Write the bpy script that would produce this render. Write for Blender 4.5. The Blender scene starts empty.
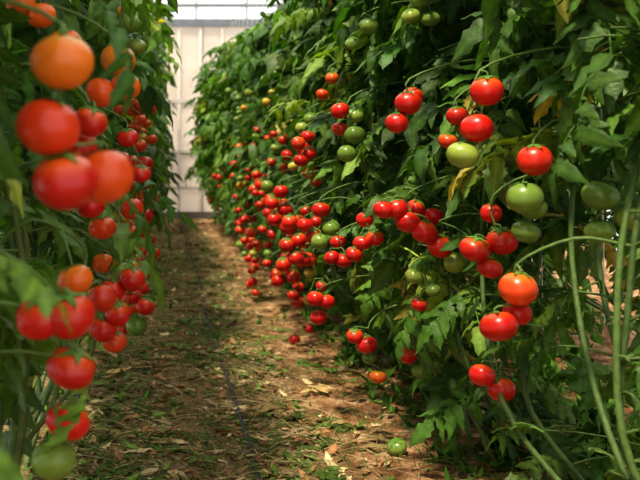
import bpy, math, random
import numpy as np
from mathutils import Vector, noise
rng = np.random.default_rng(7)
R = rng.uniform

# ------------------------------------------------------------------ mesh builder
class MB:
    def __init__(s):
        s.v=[];s.q=[];s.t=[];s.c=[];s.n=0
    def add(s,v,q=None,t=None,c=(1,1,1)):
        v=np.asarray(v,float).reshape(-1,3)
        if q is not None and len(q): s.q.append(np.asarray(q,int)+s.n)
        if t is not None and len(t): s.t.append(np.asarray(t,int)+s.n)
        c=np.asarray(c,float)
        if c.ndim==1: c=np.tile(c,(len(v),1))
        s.v.append(v);s.c.append(c);s.n+=len(v)
    def obj(s,name,mat,parent=None,smooth=True,origin=(0,0,0)):
        if not s.v: return None
        o3=np.array(origin,float)
        v=np.concatenate(s.v)-o3;c=np.concatenate(s.c)
        q=np.concatenate(s.q) if s.q else np.zeros((0,4),int)
        t=np.concatenate(s.t) if s.t else np.zeros((0,3),int)
        me=bpy.data.meshes.new(name)
        me.vertices.add(len(v));me.vertices.foreach_set('co',v.ravel())
        me.loops.add(len(q)*4+len(t)*3)
        me.loops.foreach_set('vertex_index',np.concatenate([q.ravel(),t.ravel()]).astype(np.int32))
        me.polygons.add(len(q)+len(t))
        st=np.concatenate([np.arange(len(q))*4,len(q)*4+np.arange(len(t))*3]).astype(np.int32)
        me.polygons.foreach_set('loop_start',st)
        me.polygons.foreach_set('use_smooth',np.full(len(q)+len(t),smooth))
        me.update(calc_edges=True);me.validate()
        a=me.color_attributes.new('Col','FLOAT_COLOR','POINT')
        cc=np.ones((len(v),4));cc[:,:3]=c
        a.data.foreach_set('color',cc.ravel())
        me.materials.append(mat)
        o=bpy.data.objects.new(name,me)
        bpy.context.collection.objects.link(o)
        if parent: o.parent=parent
        else: o.location=origin
        return o

def spline(pts,n):
    P=np.asarray(pts,float)
    P=np.vstack([2*P[0]-P[1],P,2*P[-1]-P[-2]])
    out=[]
    m=len(P)-3
    for k in range(n+1):
        t=k/n*m;i=min(int(t),m-1);f=t-i
        a,b,c,d=P[i:i+4]
        out.append(.5*((2*b)+(c-a)*f+(2*a-5*b+4*c-d)*f*f+(3*b-a-3*c+d)*f**3))
    return np.array(out)
def tube(mb,pts,r0,r1=None,sides=6,c=(1,1,1)):
    P=np.asarray(pts,float);n=len(P)
    if r1 is None:r1=r0
    T=np.gradient(P,axis=0);T/=np.linalg.norm(T,axis=1)[:,None]+1e-9
    up=np.array([.3,.9,.1]) if abs(T[0][2])>.6 else np.array([0,0,1.])
    V=[]
    for i in range(n):
        a=np.cross(T[i],up);a/=np.linalg.norm(a)+1e-9
        b=np.cross(T[i],a);r=r0+(r1-r0)*i/(n-1)
        for k in range(sides):
            th=2*math.pi*k/sides
            V.append(P[i]+r*(a*math.cos(th)+b*math.sin(th)))
    q=[]
    for i in range(n-1):
        for k in range(sides):
            k2=(k+1)%sides
            q.append((i*sides+k,i*sides+k2,(i+1)*sides+k2,(i+1)*sides+k))
    mb.add(V,q,c=c)
def box(mb,x0,x1,y0,y1,z0,z1,c=(1,1,1)):
    V=[(x,y,z) for x in(x0,x1) for y in(y0,y1) for z in(z0,z1)]
    mb.add(V,[(0,1,3,2),(4,6,7,5),(0,4,5,1),(2,3,7,6),(0,2,6,4),(1,5,7,3)],c=c)

# ------------------------------------------------------------------ materials
def mat(name):
    m=bpy.data.materials.new(name);m.use_nodes=True
    nt=m.node_tree;nt.nodes.clear()
    return m,nt,nt.nodes.new('ShaderNodeOutputMaterial')
def N(nt,t,**k):
    n=nt.nodes.new(t)
    for a,b in k.items():
        if a in n.inputs: n.inputs[a].default_value=b
        else: setattr(n,a,b)
    return n
def mul(nt,a,b,blend='MULTIPLY',fac=1):
    m=nt.nodes.new('ShaderNodeMixRGB');m.blend_type=blend
    if isinstance(fac,(int,float)): m.inputs[0].default_value=fac
    else: nt.links.new(fac,m.inputs[0])
    for i,x in((1,a),(2,b)):
        if isinstance(x,tuple): m.inputs[i].default_value=(*x,1)
        else: nt.links.new(x,m.inputs[i])
    return m.outputs[0]
def ramp(nt,src,stops):
    r=nt.nodes.new('ShaderNodeValToRGB')
    while len(r.color_ramp.elements)<len(stops): r.color_ramp.elements.new(.5)
    for e,(p,c) in zip(r.color_ramp.elements,stops):
        e.position=p;e.color=(*c,1)
    nt.links.new(src,r.inputs[0]);return r.outputs[0]
def noise_n(nt,scale,detail=4,rough=.6):
    g=nt.nodes.new('ShaderNodeNewGeometry')
    n=N(nt,'ShaderNodeTexNoise');n.inputs['Scale'].default_value=scale
    n.inputs['Detail'].default_value=detail;n.inputs['Roughness'].default_value=rough
    nt.links.new(g.outputs['Position'],n.inputs['Vector']);return n.outputs['Fac']

def leaf_mat(name,transl=.3,rough=.5,spec=.22):
    m,nt,o=mat(name)
    a=N(nt,'ShaderNodeAttribute',attribute_name='Col')
    f=noise_n(nt,45,3)
    v=ramp(nt,f,[(.3,(.68,.72,.66)),(.7,(1.25,1.2,1.1))])
    col=mul(nt,a.outputs['Color'],v)
    p=N(nt,'ShaderNodeBsdfPrincipled',Roughness=rough)
    p.inputs['Specular IOR Level'].default_value=spec
    nt.links.new(col,p.inputs['Base Color'])
    b=N(nt,'ShaderNodeBump',Strength=.4,Distance=.004)
    nt.links.new(noise_n(nt,160,2),b.inputs['Height']);nt.links.new(b.outputs[0],p.inputs['Normal'])
    tr=N(nt,'ShaderNodeBsdfTranslucent')
    nt.links.new(mul(nt,col,(1.8,1.9,.45)),tr.inputs['Color'])
    mx=N(nt,'ShaderNodeMixShader');mx.inputs[0].default_value=transl
    nt.links.new(p.outputs[0],mx.inputs[1]);nt.links.new(tr.outputs[0],mx.inputs[2])
    nt.links.new(mx.outputs[0],o.inputs[0]);return m
M_leaf=leaf_mat('tomato_leaf',.27,.45,.3)
M_litter=leaf_mat('litter_leaf',.1,.8,.1)
def attr_mat(name,rough,spec=.5,nscale=30,lo=.85,hi=1.12,bump=0,coat=0):
    m,nt,o=mat(name)
    a=N(nt,'ShaderNodeAttribute',attribute_name='Col')
    v=ramp(nt,noise_n(nt,nscale,3),[(.3,(lo,)*3),(.7,(hi,)*3)])
    p=N(nt,'ShaderNodeBsdfPrincipled',Roughness=rough)
    p.inputs['Specular IOR Level'].default_value=spec
    p.inputs['Coat Weight'].default_value=coat;p.inputs['Coat Roughness'].default_value=.15
    nt.links.new(mul(nt,a.outputs['Color'],v),p.inputs['Base Color'])
    if bump:
        b=N(nt,'ShaderNodeBump',Strength=bump,Distance=.01)
        nt.links.new(noise_n(nt,nscale*3,4),b.inputs['Height']);nt.links.new(b.outputs[0],p.inputs['Normal'])
    nt.links.new(p.outputs[0],o.inputs[0]);return m
M_tom=attr_mat('tomato_skin',.29,.42,25,.86,1.08)
M_stem=attr_mat('tomato_stem',.55,.3,60,.7,1.2,bump=.2)
M_metal=attr_mat('galvanised_pipe',.45,.5,8)
M_pipe=attr_mat('black_poly_pipe',.7,.3,20)
M_twine=attr_mat('twine',.9,.1,100)

def ground_mat():
    m,nt,o=mat('soil_path')
    g=nt.nodes.new('ShaderNodeNewGeometry')
    big=noise_n(nt,2.2,6,.65);mid=noise_n(nt,9,6,.72);fine=noise_n(nt,90,5,.7)
    a=ramp(nt,mid,[(.34,(.10,.045,.020)),(.5,(.36,.19,.09)),(.66,(.70,.48,.29))])
    gr=ramp(nt,fine,[(.35,(.085,.075,.03)),(.5,(.23,.19,.085)),(.68,(.48,.38,.22))])
    sx=N(nt,'ShaderNodeSeparateXYZ');nt.links.new(g.outputs['Position'],sx.inputs[0])
    mr=N(nt,'ShaderNodeMapRange');mr.inputs[1].default_value=.75;mr.inputs[2].default_value=.1
    nt.links.new(sx.outputs[0],mr.inputs[0])
    ad=N(nt,'ShaderNodeMath',operation='ADD');nt.links.new(mr.outputs[0],ad.inputs[0]);nt.links.new(big,ad.inputs[1])
    fac=ramp(nt,ad.outputs[0],[(.55,(0,0,0)),(1.0,(.65,.65,.65))])
    c=mul(nt,a,gr,'MIX',fac)
    c=mul(nt,c,ramp(nt,fine,[(.3,(.5,.5,.5)),(.7,(1.25,1.25,1.25))]))
    p=N(nt,'ShaderNodeBsdfPrincipled',Roughness=.95)
    p.inputs['Specular IOR Level'].default_value=.1
    nt.links.new(c,p.inputs['Base Color'])
    b=N(nt,'ShaderNodeBump',Strength=1.0,Distance=.04)
    nt.links.new(mid,b.inputs['Height'])
    b2=N(nt,'ShaderNodeBump',Strength=.9,Distance=.01)
    nt.links.new(fine,b2.inputs['Height']);nt.links.new(b.outputs[0],b2.inputs['Normal'])
    nt.links.new(b2.outputs[0],p.inputs['Normal'])
    nt.links.new(p.outputs[0],o.inputs[0]);return m
def film_mat(name,col,transp,transl=.5):
    m,nt,o=mat(name)
    c=mul(nt,col,ramp(nt,noise_n(nt,1.5,4),[(.3,(.84,.82,.80)),(.7,(1.04,1.04,1.04))]))
    d=N(nt,'ShaderNodeBsdfDiffuse');t=N(nt,'ShaderNodeBsdfTranslucent');tp=N(nt,'ShaderNodeBsdfTransparent')
    nt.links.new(c,d.inputs[0]);nt.links.new(c,t.inputs[0])
    a=N(nt,'ShaderNodeMixShader');a.inputs[0].default_value=transl
    nt.links.new(d.outputs[0],a.inputs[1]);nt.links.new(t.outputs[0],a.inputs[2])
    b=N(nt,'ShaderNodeMixShader');b.inputs[0].default_value=transp
    nt.links.new(a.outputs[0],b.inputs[1]);nt.links.new(tp.outputs[0],b.inputs[2])
    nt.links.new(b.outputs[0],o.inputs[0]);return m
M_wall=film_mat('end_wall_panel',(.82,.75,.68),0.0,.6)
M_film=film_mat('greenhouse_film',(.86,.90,.93),.62,.6)

# ------------------------------------------------------------------ leaf templates
def leaflet(n,cols,L,W,droop,fold,r):
    cs=np.linspace(-1,1,cols);u=np.linspace(0,1,n+1)
    ph=r.uniform(0,1)
    w=.5*W*np.sin(np.pi*np.clip(u,0,1)**.72)**.85
    tri=np.abs(((u*3.6+ph)%1)-.5)*2
    w=w*(1-.42*tri*(u>.08))
    w[0]=W*.03;w[-1]=W*.02
    V=[];S=[]
    tw=r.uniform(-.6,.6);bend=r.uniform(-.2,.2)
    for i,ui in enumerate(u):
        for c in cs:
            x=ui*L-abs(c)*w[i]*.25
            y=c*w[i]+bend*L*ui*ui
            z=fold*abs(c)*w[i]*(1-.9*abs(c)) *2 -droop*L*ui**2 + tw*c*w[i]*ui
            z+=.04*L*math.sin(ui*16+ph*6)*abs(c)
            V.append((x,y,z));S.append(1.32 if abs(c)<.01 else (1.0 if abs(c)<.8 else .92))
    q=[(i*cols+k,i*cols+k+1,(i+1)*cols+k+1,(i+1)*cols+k) for i in range(n) for k in range(cols-1)]
    return np.array(V),np.array(q),np.array(S)
def rotz(a): c,s=math.cos(a),math.sin(a);return np.array([[c,-s,0],[s,c,0],[0,0,1.]])
def roty(a): c,s=math.cos(a),math.sin(a);return np.array([[c,0,s],[0,1,0],[-s,0,c]])
def rotx(a): c,s=math.cos(a),math.sin(a);return np.array([[1,0,0],[0,c,-s],[0,s,c]])
def compound(seed,hi):
    r=np.random.default_rng(seed)
    n,cols=(8,5) if hi else (5,3)
    Vs=[];Qs=[];Ss=[];cnt=0
    dr=r.uniform(.45,.8);ri=r.uniform(.05,.3)
    def rp(s): return np.array([s*(1-.12*s),.04*math.sin(s*4+seed),ri*s-dr*s*s])
    def put(v,q,s):
        nonlocal cnt
        Vs.append(v);Qs.append(q+cnt);Ss.append(s);cnt+=len(v)
    mbx=MB();tube(mbx,[rp(s) for s in np.linspace(0,.85,6)],.013,.007,3)
    put(np.concatenate(mbx.v),np.concatenate(mbx.q),np.full(mbx.n,1.5))
    for s,l in((.30,.26),(.46,.32),(.62,.34),(.79,.30)):
        for sd in(-1,1):
            L=l*r.uniform(.8,1.2)
            v,q,sh=leaflet(n,cols,L,L*r.uniform(.48,.66),r.uniform(.15,.7),r.uniform(.2,.5),r)
            s2=s+r.uniform(-.04,.04)
            sl=math.atan2(ri-2*dr*s2,1)
            M=roty(-sl*.6)@rotz(sd*r.uniform(.75,1.35))@rotx(r.uniform(-.6,.6))@roty(r.uniform(-.1,.6))
            put(v@M.T+rp(s2),q,sh)
    L=.37*r.uniform(.9,1.15)
    v,q,sh=leaflet(n,cols,L,L*.6,r.uniform(.2,.5),r.uniform(.2,.4),r)
    M=roty(-math.atan2(ri-2*dr*.85,1)*.9)@rotx(r.uniform(-.3,.3))
    put(v@M.T+rp(.84),q,sh)
    if hi:
        for s in(.38,.56,.72):
            for sd in(-1,1):
                L=.10;v,q,sh=leaflet(4,3,L,L*.6,.3,.3,r)
                M=rotz(sd*1.3)@roty(.3);put(v@M.T+rp(s),q,sh)
    return np.concatenate(Vs),np.concatenate(Qs),np.concatenate(Ss)
HI=[compound(i,True) for i in range(12)]
LO=[compound(i+50,False) for i in range(8)]
def leafcol():
    k=R()
    if k<.62: c=np.array([.048,.116,.017])
    elif k<.93: c=np.array([.092,.182,.026])
    elif k<.985: c=np.array([.18,.26,.04])
    else: c=np.array([.34,.30,.05])
    return c*R(.55,1.4)*np.array([R(.85,1.25),1,R(.8,1.5)])
def put_leaf(mb,org,az,pitch,roll,sc,hi=True,col=None):
    T=HI if hi else LO
    v,q,s=T[int(R(0,len(T)))]
    M=rotz(az)@roty(pitch)@rotx(roll)*sc
    c=leafcol() if col is None else np.array(col)
    mb.add(v@M.T+np.asarray(org),q,c=s[:,None]*c[None,:])

# ------------------------------------------------------------------ tomato
def ripe_col(r):
    ks=[(0,(.12,.22,.035)),(.3,(.26,.31,.05)),(.5,(.60,.32,.03)),(.7,(.70,.13,.012)),(1,(.52,.012,.008))]
    for (a,ca),(b,cb) in zip(ks,ks[1:]):
        if r<=b:
            f=(r-a)/(b-a);return np.array(ca)*(1-f)+np.array(cb)*f
    return np.array(ks[-1][1])
def tomato(mb,ms,p,r,ripe,hi,tilt=None):
    nu,nv=(28,16) if hi else (14,9)
    p=np.asarray(p,float)
    M=(rotx(R(-.35,.35))@roty(R(-.35,.35))@rotz(R(0,6.28)))
    lobes=int(R(4,7));la=R(.005,.035);fl=R(.78,.94)
    V=[];C=[]
    base=ripe_col(ripe)*R(.78,1.12)
    sh=ripe_col(max(0,ripe-R(.05,.30) if ripe>.4 else ripe-.1))
    for j in range(1,nv):
        ph=math.pi*j/nv
        for i in range(nu):
            th=2*math.pi*i/nu
            rr=math.sin(ph)*(1+la*math.cos(lobes*th)*math.sin(ph))
            z=math.cos(ph)*fl
            if ph<.6: z-=.13*(1-ph/.6)**1.3
            V.append((rr*math.cos(th),rr*math.sin(th),z))
            f=max(0,(math.cos(ph)-.3))/.7
            C.append(base*(1-f)+sh*f)
    nvtx=len(V);V.append((0,0,fl-.14));V.append((0,0,-fl*.98));C.append(sh);C.append(base)
    q=[(j*nu+i,(j+1)*nu+i,(j+1)*nu+(i+1)%nu,j*nu+(i+1)%nu) for j in range(nv-2) for i in range(nu)]
    t=[(nvtx,i,(i+1)%nu) for i in range(nu)]+[(nvtx+1,(nv-2)*nu+(i+1)%nu,(nv-2)*nu+i) for i in range(nu)]
    mb.add(np.array(V)*r@M.T+p,q,t,c=np.array(C))
    gc=np.array([.10,.21,.035])
    for k in range(5):
        a=2*math.pi*k/5+R(-.2,.2);L=R(.65,.95);n=4
        W=[.10,.17,.13,.07,.01];vv=[]
        for i in range(n+1):
            x=.05+L*i/n
            z=fl-.10+.10*math.sin(i/n*2.2)+(.18*(i/n)**2*R(-.2,1))
            zz=fl*math.sqrt(max(0,1-x*x*.9))-.02
            z=max(z-.25*x,zz+.03)
            vv+= [(x,-W[i],z),(x,W[i],z)]
        Mk=M@rotz(a)
        ms.add(np.array(vv)*r@Mk.T+p,[(2*i,2*i+1,2*i+3,2*i+2) for i in range(n)],c=gc)
    return p+M@np.array([0,0,(fl-.12)*r])

# ------------------------------------------------------------------ fruit clusters (x, y, z, radius, ripeness) in metres
RC=[
 [(.717,1.95,1.121,.036,1),(.695,1.95,1.039,.036,1),(.664,1.95,.980,.036,.28)],
 [(.768,2.3,1.078,.027,1),(.745,2.3,1.013,.025,.9)],
 [(.642,2.3,1.111,.034,1),(.668,2.35,1.130,.028,1),(.613,2.3,1.06,.029,1)],
 [(.636,2.9,1.036,.036,.08),(.610,2.9,.975,.031,.1),(.587,2.9,1.115,.030,1),(.594,2.93,1.056,.027,.95),(.648,2.95,1.10,.028,.15)],
 [(.682,2.9,1.391,.032,.1),(.64,2.95,1.34,.026,.1)],
 [(.734,2.6,1.38,.028,.25),(.79,2.6,1.372,.028,.1),(.76,2.6,1.43,.03,.1)],
 [(.658,3.4,1.26,.026,.8),(.63,3.45,1.20,.025,.9)],
 [(.801,1.9,.970,.037,.97),(.78,1.9,.889,.038,.1),(.79,1.92,.815,.030,.1),(.84,2.0,.86,.03,.1)],
 [(.891,1.8,.90,.037,.05),(.952,1.8,.854,.030,.3),(.90,1.82,.825,.03,.1)],
 [(.617,2.45,.824,.030,1),(.653,2.45,.826,.030,1),(.683,2.45,.790,.034,1),(.725,2.44,.765,.036,1),(.719,2.5,.825,.026,1)],
 [(.772,2.45,.724,.036,1),(.768,2.5,.802,.028,1),(.830,2.5,.672,.033,.3)],
 [(.70,2.45,.642,.024,.25),(.752,2.45,.603,.022,.1),(.72,2.47,.56,.022,1)],
 [(.744,2.1,.757,.036,1),(.808,2.1,.775,.036,1),(.779,2.1,.712,.030,1),(.80,2.15,.838,.026,1)],
 [(.685,1.7,.727,.036,.88),(.648,1.7,.655,.036,1),(.695,1.73,.675,.028,1)],
 [(.797,2.2,.433,.032,1),(.845,2.2,.398,.034,1)],
 [(.636,2.9,.380,.028,1),(.674,2.9,.352,.034,1),(.690,2.93,.300,.024,.1),(.711,2.9,.248,.028,.75)],
 [(.806,2.9,.318,.032,1),(.851,2.9,.265,.029,.1)],
 [(.598,3.3,.762,.035,1),(.538,3.3,.707,.030,1),(.572,3.32,.662,.030,1),(.635,3.3,.696,.034,.12),(.586,3.26,.650,.032,.15)],
 [(.51,3.5,.70,.032,1),(.545,3.5,.63,.034,1),(.50,3.5,.61,.032,1),(.535,3.5,.56,.032,1),(.57,3.52,.55,.028,1)],
 [(.60,3.1,.61,.028,1),(.64,3.1,.60,.030,1),(.63,3.15,.66,.028,1)],
 [(.665,2.75,.715,.028,1),(.625,2.75,.70,.028,1),(.60,2.75,.665,.027,1),(.64,2.78,.77,.027,1)],
 [(.56,3.2,.45,.032,1),(.60,3.2,.44,.030,1),(.575,3.22,.38,.030,1)],
 [(.60,3.6,1.04,.028,1),(.56,3.6,1.01,.030,.9),(.61,3.62,.97,.028,1),(.57,3.6,.94,.03,1)],
 [(.66,3.9,1.12,.03,.15),(.62,3.9,1.08,.028,.3)],
 [(.50,3.6,.52,.033,1),(.54,3.6,.47,.031,1),(.48,3.62,.45,.028,1)],
 [(.53,3.9,.80,.034,1),(.49,3.9,.75,.032,1),(.55,3.92,.72,.034,1),(.50,3.9,.68,.03,1)],
]
LC=[
 [(-.110,1.0,1.094,.036,.66),(-.126,1.0,1.021,.037,.93),(-.107,1.0,.960,.037,1),(-.066,1.05,.964,.035,.85)],
 [(-.071,1.5,1.145,.031,.62),(-.058,1.5,1.10,.026,.7),(-.10,1.5,1.09,.027,.8)],
 [(-.110,1.4,1.038,.028,1),(-.13,1.45,1.0,.03,1),(-.09,1.45,.97,.03,1)],
 [(-.20,1.5,1.22,.025,.75),(-.235,1.5,1.24,.025,.7),(-.16,1.5,1.17,.03,.75)],
 [(-.143,1.5,.774,.031,.7),(-.111,1.7,.709,.029,.95)],
 [(-.127,1.25,.762,.036,1),(-.170,1.25,.758,.034,1)],
 [(-.063,2.0,.70,.031,1),(-.141,2.2,.71,.028,.75),(-.11,2.0,.67,.03,1)],
 [(-.125,1.25,.688,.035,1),(-.14,1.35,.581,.034,1),(-.162,1.35,.524,.034,.12)],
 [(-.122,1.9,.607,.030,1),(-.09,1.9,.64,.028,1),(-.1,1.95,.57,.028,.9)],
 [(-.08,2.2,1.02,.028,1),(-.1,2.2,.96,.03,.95),(-.05,2.25,.93,.028,1)],
 [(-.17,1.8,.93,.03,.8),(-.14,1.8,.88,.03,1),(-.12,1.85,.83,.03,.9)],
]
def proc_cluster(x,y,z,n,ripe,rs=.030):
    out=[]
    for _ in range(n*12):
        if len(out)>=n:break
        k=len(out);p=np.array([x+R(-.05,.05),y+R(-.06,.06),z-.04*k+R(-.02,.02)])
        r=rs*R(.65,1.25)
        if all(np.linalg.norm(p-np.array(o[:3]))>.95*(r+o[3]) for o in out):
            out.append((*p,r,float(np.clip(ripe+R(-.10,.1) if R()<.80 else R(0,.65),0,1))))
    return out
y=3.7
while y<11.3:
    dn=1 if y<5 else max(.2,1-(y-5)*.22)
    for z,pr,rp in((1.42,.4,.1),(1.24,.4,.4),(1.02,.75,.97),(.80,.9,1),(.64,.9,1),(.46,.8,1),(.33,.35,1)):
        if R()<pr*dn: RC.append(proc_cluster(R(.55,.70),y+R(-.15,.15),z+R(-.07,.07),int(R(2,6.5)),rp))
    y+=.32
y=2.5
while y<11.3:
    dn=1 if y<4 else max(.3,1-(y-4)*.2)
    for z,pr,rp in((1.35,.3,.2),(1.15,.4,.85),(.95,.7,.97),(.76,.8,1),(.6,.6,1),(.48,.2,1)):
        if R()<pr*dn: LC.append(proc_cluster(R(-.16,-.06),y+R(-.15,.15),z+R(-.06,.06),int(R(2,5.9)),rp))
    y+=.35

# ------------------------------------------------------------------ plants
# the grower strips leaves hanging in front of the ripening trusses on the aisle side
AISLE=np.array([0,0,1.0])
def thins(TA,q):
    v=TA[:,:3]-AISLE;L=np.linalg.norm(v,axis=1);u=v/L[:,None]
    w=q-AISLE;al=u@w
    perp=np.linalg.norm(w[None,:]-al[:,None]*u,axis=1)
    return bool(np.any((perp<.062)&(al<L+.03)&(al>L-.9)&(TA[:,1]<3.95)))
def make_row(x0f,ys,side,clusters,nleaf,z0,z1,hi_y,extra=(),spread=.2,lowlean=.28,ok=lambda m:True,nlow=0,nv=2):
    allT=[t for c in clusters for t in c]
    TA=np.array(allT) if allT else np.zeros((0,5))
    plants=[]
    for y in ys: plants.append(dict(y=y,cl=[],ex=[]))
    for c in clusters:
        my=np.mean([t[1] for t in c]);i=int(np.argmin([abs(p['y']-my) for p in plants]));plants[i]['cl'].append(c)
    for e in extra:
        i=int(np.argmin([abs(p['y']-e[0][1]) for p in plants]));plants[i]['ex'].append(e)
    for p in plants:
        y=p['y'];hi=y<hi_y;x0=x0f(y)
        sx=x0+R(-.05,.05)
        S=MB();Lf=MB();T=MB()
        em=bpy.data.objects.new('tomato_plant',None);em.empty_display_size=.2
        bpy.context.collection.objects.link(em)
        gc=np.array([.085,.14,.035])
        vines=[]
        for k in range(nv):
            o=R(-.06,.06)+(side*.08 if k==1 else 0);dy=R(-.7,-.1)
            bx=x0-side*R(.0,lowlean)
            zt=z1*R(.92,1.06)
            if y<1.8 and side<0: bx+=.12;dy*=.4
            pts=[(bx,y+dy,-.01),(bx+side*.03,y+dy*.75,.14),(sx+o+side*.08,y+dy*.4,.38),(sx+o+side*R(0,.1),y,.75),(sx+o,y+.06,1.2),(sx+o,y+.08,zt)]
            P=spline(pts,30);vines.append(P)
            tube(S,P,.0080,.005,7,c=gc*R(.7,1.2)*(np.array([1.3,1,.8]) if R()<.3 else 1))
        for c in p['cl']:
            c=sorted(c,key=lambda t:-t[2])
            top=np.array(c[0][:3]);bot=np.array(c[-1][:3]);zz=top[2]+.07
            P=vines[0];i=int(np.argmin(abs(P[:,2]-(zz-.01))));st=P[i]
            ctr=np.mean([t[:3] for t in c],axis=0)
            ax=spline([st,(st+top)/2*np.array([1,1,0])+np.array([0,0,zz+.03]),(ctr[0]-side*.01,ctr[1],top[2]+.045),(ctr[0]-side*.015,ctr[1],(top[2]+bot[2])/2+.02),(ctr[0],ctr[1],bot[2]+.04)],16)
            tube(S,ax,.0034,.0022,5,c=gc*1.3)
            for t in c:
                a=tomato(T,S,t[:3],t[3],t[4],hi)
                j=int(np.argmin(np.linalg.norm(ax-(a+np.array([0,0,.012])),axis=1)))
                tube(S,spline([a-np.array([0,0,.004]),a+np.array([0,0,.012]),ax[j]],5),.0020,.0020,5,c=gc*1.5)
        for k in range(nleaf+nlow):
            low=k>=nleaf
            z=R(.14,z0+.1) if low else z0+(z1-z0)*R()**.85
            P=vines[k%2];i=int(np.argmin(abs(P[:,2]-z)));b=P[i]
            org=b+np.array([R(-spread,spread)*.6,R(-.18,.18),R(-.03,.03)])
            az=R(0,6.283)
            if R()<.35: az=(math.pi if side<0 else 0)+R(-1.1,1.1)
            if low:
                org=b+np.array([-side*R(-.02,.22),R(-.2,.2),0])
                az=R(0,6.283)
            sc=R(.19,.33)*(1.0 if z>.7 else .75)
            if y<1.8 and side<0: sc*=.75
            tip=org+sc*np.array([math.cos(az)*.8,math.sin(az)*.8,-.3])
            mid=org+sc*np.array([math.cos(az)*.45,math.sin(az)*.45,-.05])
            if low and side*(tip[0]-x0)>.22: continue
            bad=False
            if len(TA):
                for q in(tip,mid):
                    d=TA[:,:3]-q
                    dd=np.hypot(d[:,1],d[:,2])
                    if np.any((dd<.08)&(side*(q[0]-TA[:,0])>-.07)): bad=True;break
            if bad and R()<(.93 if y<4 else .75): continue
            if len(TA) and y<3.9 and (thins(TA,mid) or thins(TA,tip)) and R()<.92: continue
            if not(ok(tip) and ok(mid)): continue
            tube(S,spline([b,(b+org)/2+np.array([0,0,.01]),org],3),.0028,.0024,4,c=gc)
            put_leaf(Lf,org,az,R(-.3,.8) if not low else R(-.3,.3),R(-.6,.6),sc,hi)
        for (o,az,pi_,ro,sc,col) in p['ex']:
            P=vines[0];i=int(np.argmin(abs(P[:,2]-o[2])))
            tube(S,spline([P[i],(P[i]+np.array(o))/2+np.array([0,0,.03]),o],6),.0026,.002,5,c=gc)
            put_leaf(Lf,o,az,pi_,ro,sc,True,col)
        org=(sx,y,0);em.location=org
        S.obj('stems',M_stem,em,origin=org);Lf.obj('leaves',M_leaf,em,origin=org);T.obj('tomatoes',M_tom,em,origin=org)

yr=np.arange(.9,11.65,.36)
make_row(lambda y:1.0-max(0,y-4)*.026,yr,-1,RC,116,.55,1.98,4.2,
   ok=lambda m: m[1]>2.0 or m[0]>.50*m[1]+.03 or (m[1]>1.7 and m[2]>.95),nlow=20,nv=2)
yl=np.arange(.45,11.65,.36)
LG=(.14,.24,.045);DG=(.05,.12,.022)
ex=[((-.140,.46,.905),0,.45,.2,.11,LG),((-.145,.48,.86),.2,.35,0,.12,LG),((-.138,.50,.86),-.3,.4,0,.11,(.10,.2,.04)),
    ((-.10,1.2,1.21),-.2,.7,.2,.16,DG),
    ((-.11,1.25,.70),.0,1.35,.3,.14,LG),((-.20,.95,.885),-.1,.2,0,.12,LG),
    ((-.10,1.7,.95),.1,.5,0,.17,None),((-.12,1.8,.93),-.3,.6,0,.18,None)]
make_row(lambda y:-.42+max(0,y-3)*.014,yl,1,LC,104,.62,2.15,2.6,extra=ex,lowlean=.1,spread=.25,
         ok=lambda m: (m[0]<-.175*m[1] and (m[1]>.65 or m[0]<-.2)) if m[1]<1.25 else (m[0]<-.11 if m[1]<1.7 else m[0]<.13),nlow=8)
make_row(lambda y:2.0,np.arange(1.2,11.6,.36),-1,[],90,.12,2.05,0)

# ------------------------------------------------------------------ ground
def gz(x,y):
    h=.022*noise.noise(Vector((x*1.3,y*1.3,0)))+.020*noise.noise(Vector((x*5,y*5,3)))+.011*noise.noise(Vector((x*15,y*15,7)))
    return h+.03*max(0,min(1,(x-.7)/.4))-.01
G=MB()
xs=np.concatenate([np.arange(-2.2,-.4,.12),np.arange(-.4,1.8,.025),np.arange(1.8,4.3,.12)])
yy=np.concatenate([np.arange(-1.5,2,.1),np.arange(2,6,.025),np.arange(6,12.5,.08)])
V=[(x,y,gz(x,y)) for y in yy for x in xs];nx=len(xs)
G.add(V,[(j*nx+i,j*nx+i+1,(j+1)*nx+i+1,(j+1)*nx+i) for j in range(len(yy)-1) for i in range(nx-1)])
G.obj('ground',ground_mat())

LT=MB()
lt=[leaflet(5,3,1,R(.3,.6),R(-.15,.25),R(.1,.5),rng) for _ in range(8)]
for k in range(10000):
    y=2.3+9.5*R()**1.6;x=R(-.5,1.5) if R()<.5 else R(-.3,.55)
    v,q,s=lt[int(R(0,8))]
    sc=R(.018,.072)
    M=rotz(R(0,6.28))@roty(R(-.25,.25))@rotx(R(-.5,.5))*sc
    u=R()
    patch=noise.noise(Vector((x*2.5,y*1.6,11)))
    green=(.42 if x<.55 else .25)+patch*.8
    if patch<-.10 and R()<.65: continue
    if u<green: c=np.array([.10,.155,.038])*R(.4,1.5)
    elif u<green+.25: c=np.array([.54,.42,.25])*R(.5,1.2)
    else: c=np.array([.24,.13,.065])*R(.4,1.5)
    LT.add(v@M.T+np.array([x,y,gz(x,y)+.008]),q,c=s[:,None]*c)
for k in range(130):
    y=2.5+6.5*R()**1.3;x=R(-.3,1.2)
    v,q,s=LO[int(R(0,8))];v=v*np.array([1,1,.22])
    sc=R(.10,.22)
    c=np.array([.085,.14,.032])*R(.6,1.5) if R()<.5 else np.array([.32,.23,.11])*R(.5,1.2)
    M=rotz(R(0,6.28))@roty(-.05)*sc
    vv=v@M.T+np.array([x,y,0]);vv[:,2]+=gz(x,y)+.022
    LT.add(vv,q,c=s[:,None]*c)
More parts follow.
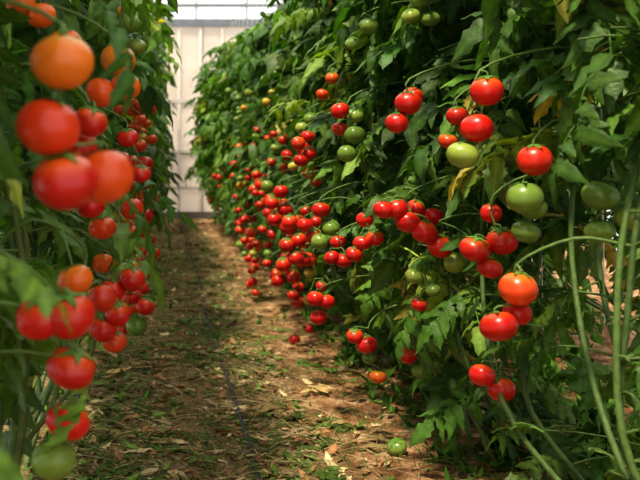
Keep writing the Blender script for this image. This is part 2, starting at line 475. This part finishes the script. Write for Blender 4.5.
for k in range(4200):
    y=2.3+8*R()**1.5;x=R(-.4,1.4) if R()<.5 else R(-.3,.5);a=R(0,6.28);L=R(.02,.10)
    d=np.array([math.cos(a),math.sin(a),0])*L
    p=np.array([x,y,gz(x,y)+.008])
    tube(LT,spline([p-d,p+np.array([R(-.01,.01),R(-.01,.01),R(.0,.012)]),p+d],4),.0015,.0008,3,c=np.array([.56,.45,.27])*R(.3,1.2) if R()<.7 else np.array([.12,.18,.045]))
LT.obj('leaf_litter',M_litter)
W=MB()
for k in range(1150):
    u=R()
    if u<.84: x=R(.85,1.95);y=R(2.0,8)
    elif u<.92: x=R(-.4,.9);y=R(2.4,9)
    else: x=R(-.45,-.15);y=R(2.6,9)
    n=int(R(4,9));big=1.35 if x>1.0 else (.7 if x<.8 else 1)
    for j in range(n):
        v,q,s=lt[int(R(0,8))];sc=R(.03,.075)*big
        M=rotz(R(0,6.28))@roty(R(-1.1,-.1))@rotx(R(-.4,.4))*sc
        W.add(v@M.T+np.array([x+R(-.03,.03),y+R(-.03,.03),gz(x,y)]),q,c=s[:,None]*np.array([.070,.15,.025])*R(.5,1.4))
for k in range(2600):
    x=R(.6,1.6) if R()<.65 else R(-.4,.6);y=2.3+6*R()**1.4
    a=R(0,6.28);L=R(.02,.08);p=np.array([x,y,gz(x,y)])
    d=np.array([math.cos(a),math.sin(a),0])
    tube(W,[p,p+d*L*.3+np.array([0,0,L*.6]),p+d*L+np.array([0,0,L*.7])],.0016,.0005,3,c=np.array([.13,.20,.05])*R(.6,1.3))
W.obj('ground_weeds',M_litter)

for nm,X in(('drip_irrigation_pipe',.285),('drip_irrigation_pipe',1.12),('drip_irrigation_pipe',-.33)):
    b=MB();tube(b,[(X+.012*math.sin(t*1.7+X*9),t,gz(X,t)+.007+.006*math.sin(t*4.1)) for t in np.arange(.2,12.1,.06)],.007,.007,8,c=(.05,.052,.058));b.obj(nm,M_pipe)
for (x,y,r,rp) in((.773,2.9,.033,.12),(.68,4.5,.03,1),(.80,4.75,.03,1)):
    T=MB();tomato(T,T,(0,0,0),r,rp,True);o=T.obj('fallen_tomato',M_tom);o.location=(x,y,gz(x,y)+r*.85)

# ------------------------------------------------------------------ greenhouse shell
YW=12.3;XL,XR=-2.1,4.2;ZE=2.7;XC=(XL+XR)/2
def arch(x): 
    t=(x-XC)/((XR-XL)/2);return ZE+1.1*math.sqrt(max(0,1-t*t*.999))
w=MB();
axs=np.linspace(XL,XR,25)
box(w,XL,XR,YW,YW+.03,0,ZE)
w.obj('wall_back',M_wall,smooth=False)
w=MB()
V=[];
for x in axs: V+=[(x,YW,ZE),(x,YW,arch(x))]
w.add(V,[(2*i,2*i+2,2*i+3,2*i+1) for i in range(24)]);w.obj('window_1',M_film,smooth=False)
rf=MB();V=[(x,yq,arch(x)+.03) for yq in(-1.5,YW) for x in axs]
rf.add(V,[(i,i+1,26+i,25+i) for i in range(24)]);rf.obj('ceiling',M_film)
for nm,X in(('wall_left',XL),('wall_right',XR)):
    w=MB();w.add([(X,-1.5,0),(X,YW,0),(X,YW,ZE),(X,-1.5,ZE)],[(0,1,2,3)]);w.obj(nm,M_film,smooth=False)
em=bpy.data.objects.new('greenhouse_frame',None);bpy.context.collection.objects.link(em)
f=MB();gcol=(.42,.42,.42)
for yq in(-1.0,1.2,3.4,5.6,7.8,10.0,12.2):
    tube(f,[(x,yq,arch(x)) for x in axs],.022,.022,8,c=gcol)
    for X in(XL+.03,XR-.03): tube(f,[(X,yq,0),(X,yq,ZE)],.025,.025,8,c=gcol)
f.obj('arches',M_metal,em)
f=MB();wc=(.66,.58,.52)
for X in(-1.5,-.9,-.3,.26,.56,.86,1.3,1.9,2.6,3.3):
    box(f,X-.02,X+.02,YW-.03,YW,0.0,ZE,c=wc)
    if X in(-.3,.56,1.3,2.6): box(f,X+.02,X+.034,YW-.02,YW,0.0,ZE,c=(.22,.19,.17))
for Z in(.42,.92,1.62):
    box(f,XL,XR,YW-.035,YW,Z-.02,Z+.02,c=(.52,.47,.43))
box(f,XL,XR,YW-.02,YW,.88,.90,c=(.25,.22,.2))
box(f,XL,XR,YW-.05,YW,ZE-.05,ZE+.05,c=(.13,.14,.16))
box(f,XL,XR,YW-.05,YW,ZE+.22,ZE+.26,c=(.15,.16,.17))
for X in np.arange(XL+.5,XR,.7): box(f,X-.015,X+.015,YW-.04,YW,ZE,arch(X),c=(.3,.3,.3))
box(f,XL,XR,YW-.04,YW,.0,.09,c=(.13,.11,.09))
f.obj('end_wall_rails',M_metal,em,smooth=False)
tw=MB()
for x0f,ys in((lambda y:1.0-max(0,y-4)*.026,yr),(lambda y:-.42+max(0,y-3)*.014,yl),(lambda y:2.0,np.arange(1.2,11.6,.36))):
    tube(tw,[(x0f(t),t,2.45) for t in np.arange(-.5,12.3,.5)],.003,.003,5,c=(.4,.4,.4))
    for y in ys:
        X=x0f(y)
        tube(tw,[(X,y+.06,2.45),(X+R(-.02,.02),y+.05,1.5),(X+R(-.03,.03),y,.6)],.0014,.0014,4,c=(.75,.73,.68))
tw.obj('support_twine',M_twine)

# ------------------------------------------------------------------ light
wd=bpy.data.worlds.new('World');bpy.context.scene.world=wd;wd.use_nodes=True
bg=wd.node_tree.nodes['Background'];bg.inputs[0].default_value=(.97,.97,.96,1);bg.inputs[1].default_value=1.5
sd=bpy.data.lights.new('sun','SUN');sd.energy=9.0;sd.angle=math.radians(5);sd.color=(1,.89,.70)
so=bpy.data.objects.new('sun',sd);bpy.context.collection.objects.link(so)
so.rotation_euler=Vector((.29,.38,-1)).to_track_quat('-Z','Y').to_euler()

# ------------------------------------------------------------------ camera
cd=bpy.data.cameras.new('camera');co=bpy.data.objects.new('camera',cd);bpy.context.collection.objects.link(co)
co.location=(0,0,1.0);co.rotation_euler=(math.pi/2,0,0)
cd.lens=50;cd.sensor_width=36;cd.shift_x=.25;cd.shift_y=-.147
cd.clip_start=.02
cd.dof.use_dof=True;cd.dof.focus_distance=2.5;cd.dof.aperture_fstop=5.0
bpy.context.scene.camera=co
vs=bpy.context.scene.view_settings
vs.view_transform='Standard'
try: vs.look='Medium High Contrast'
except Exception as e: print(e)
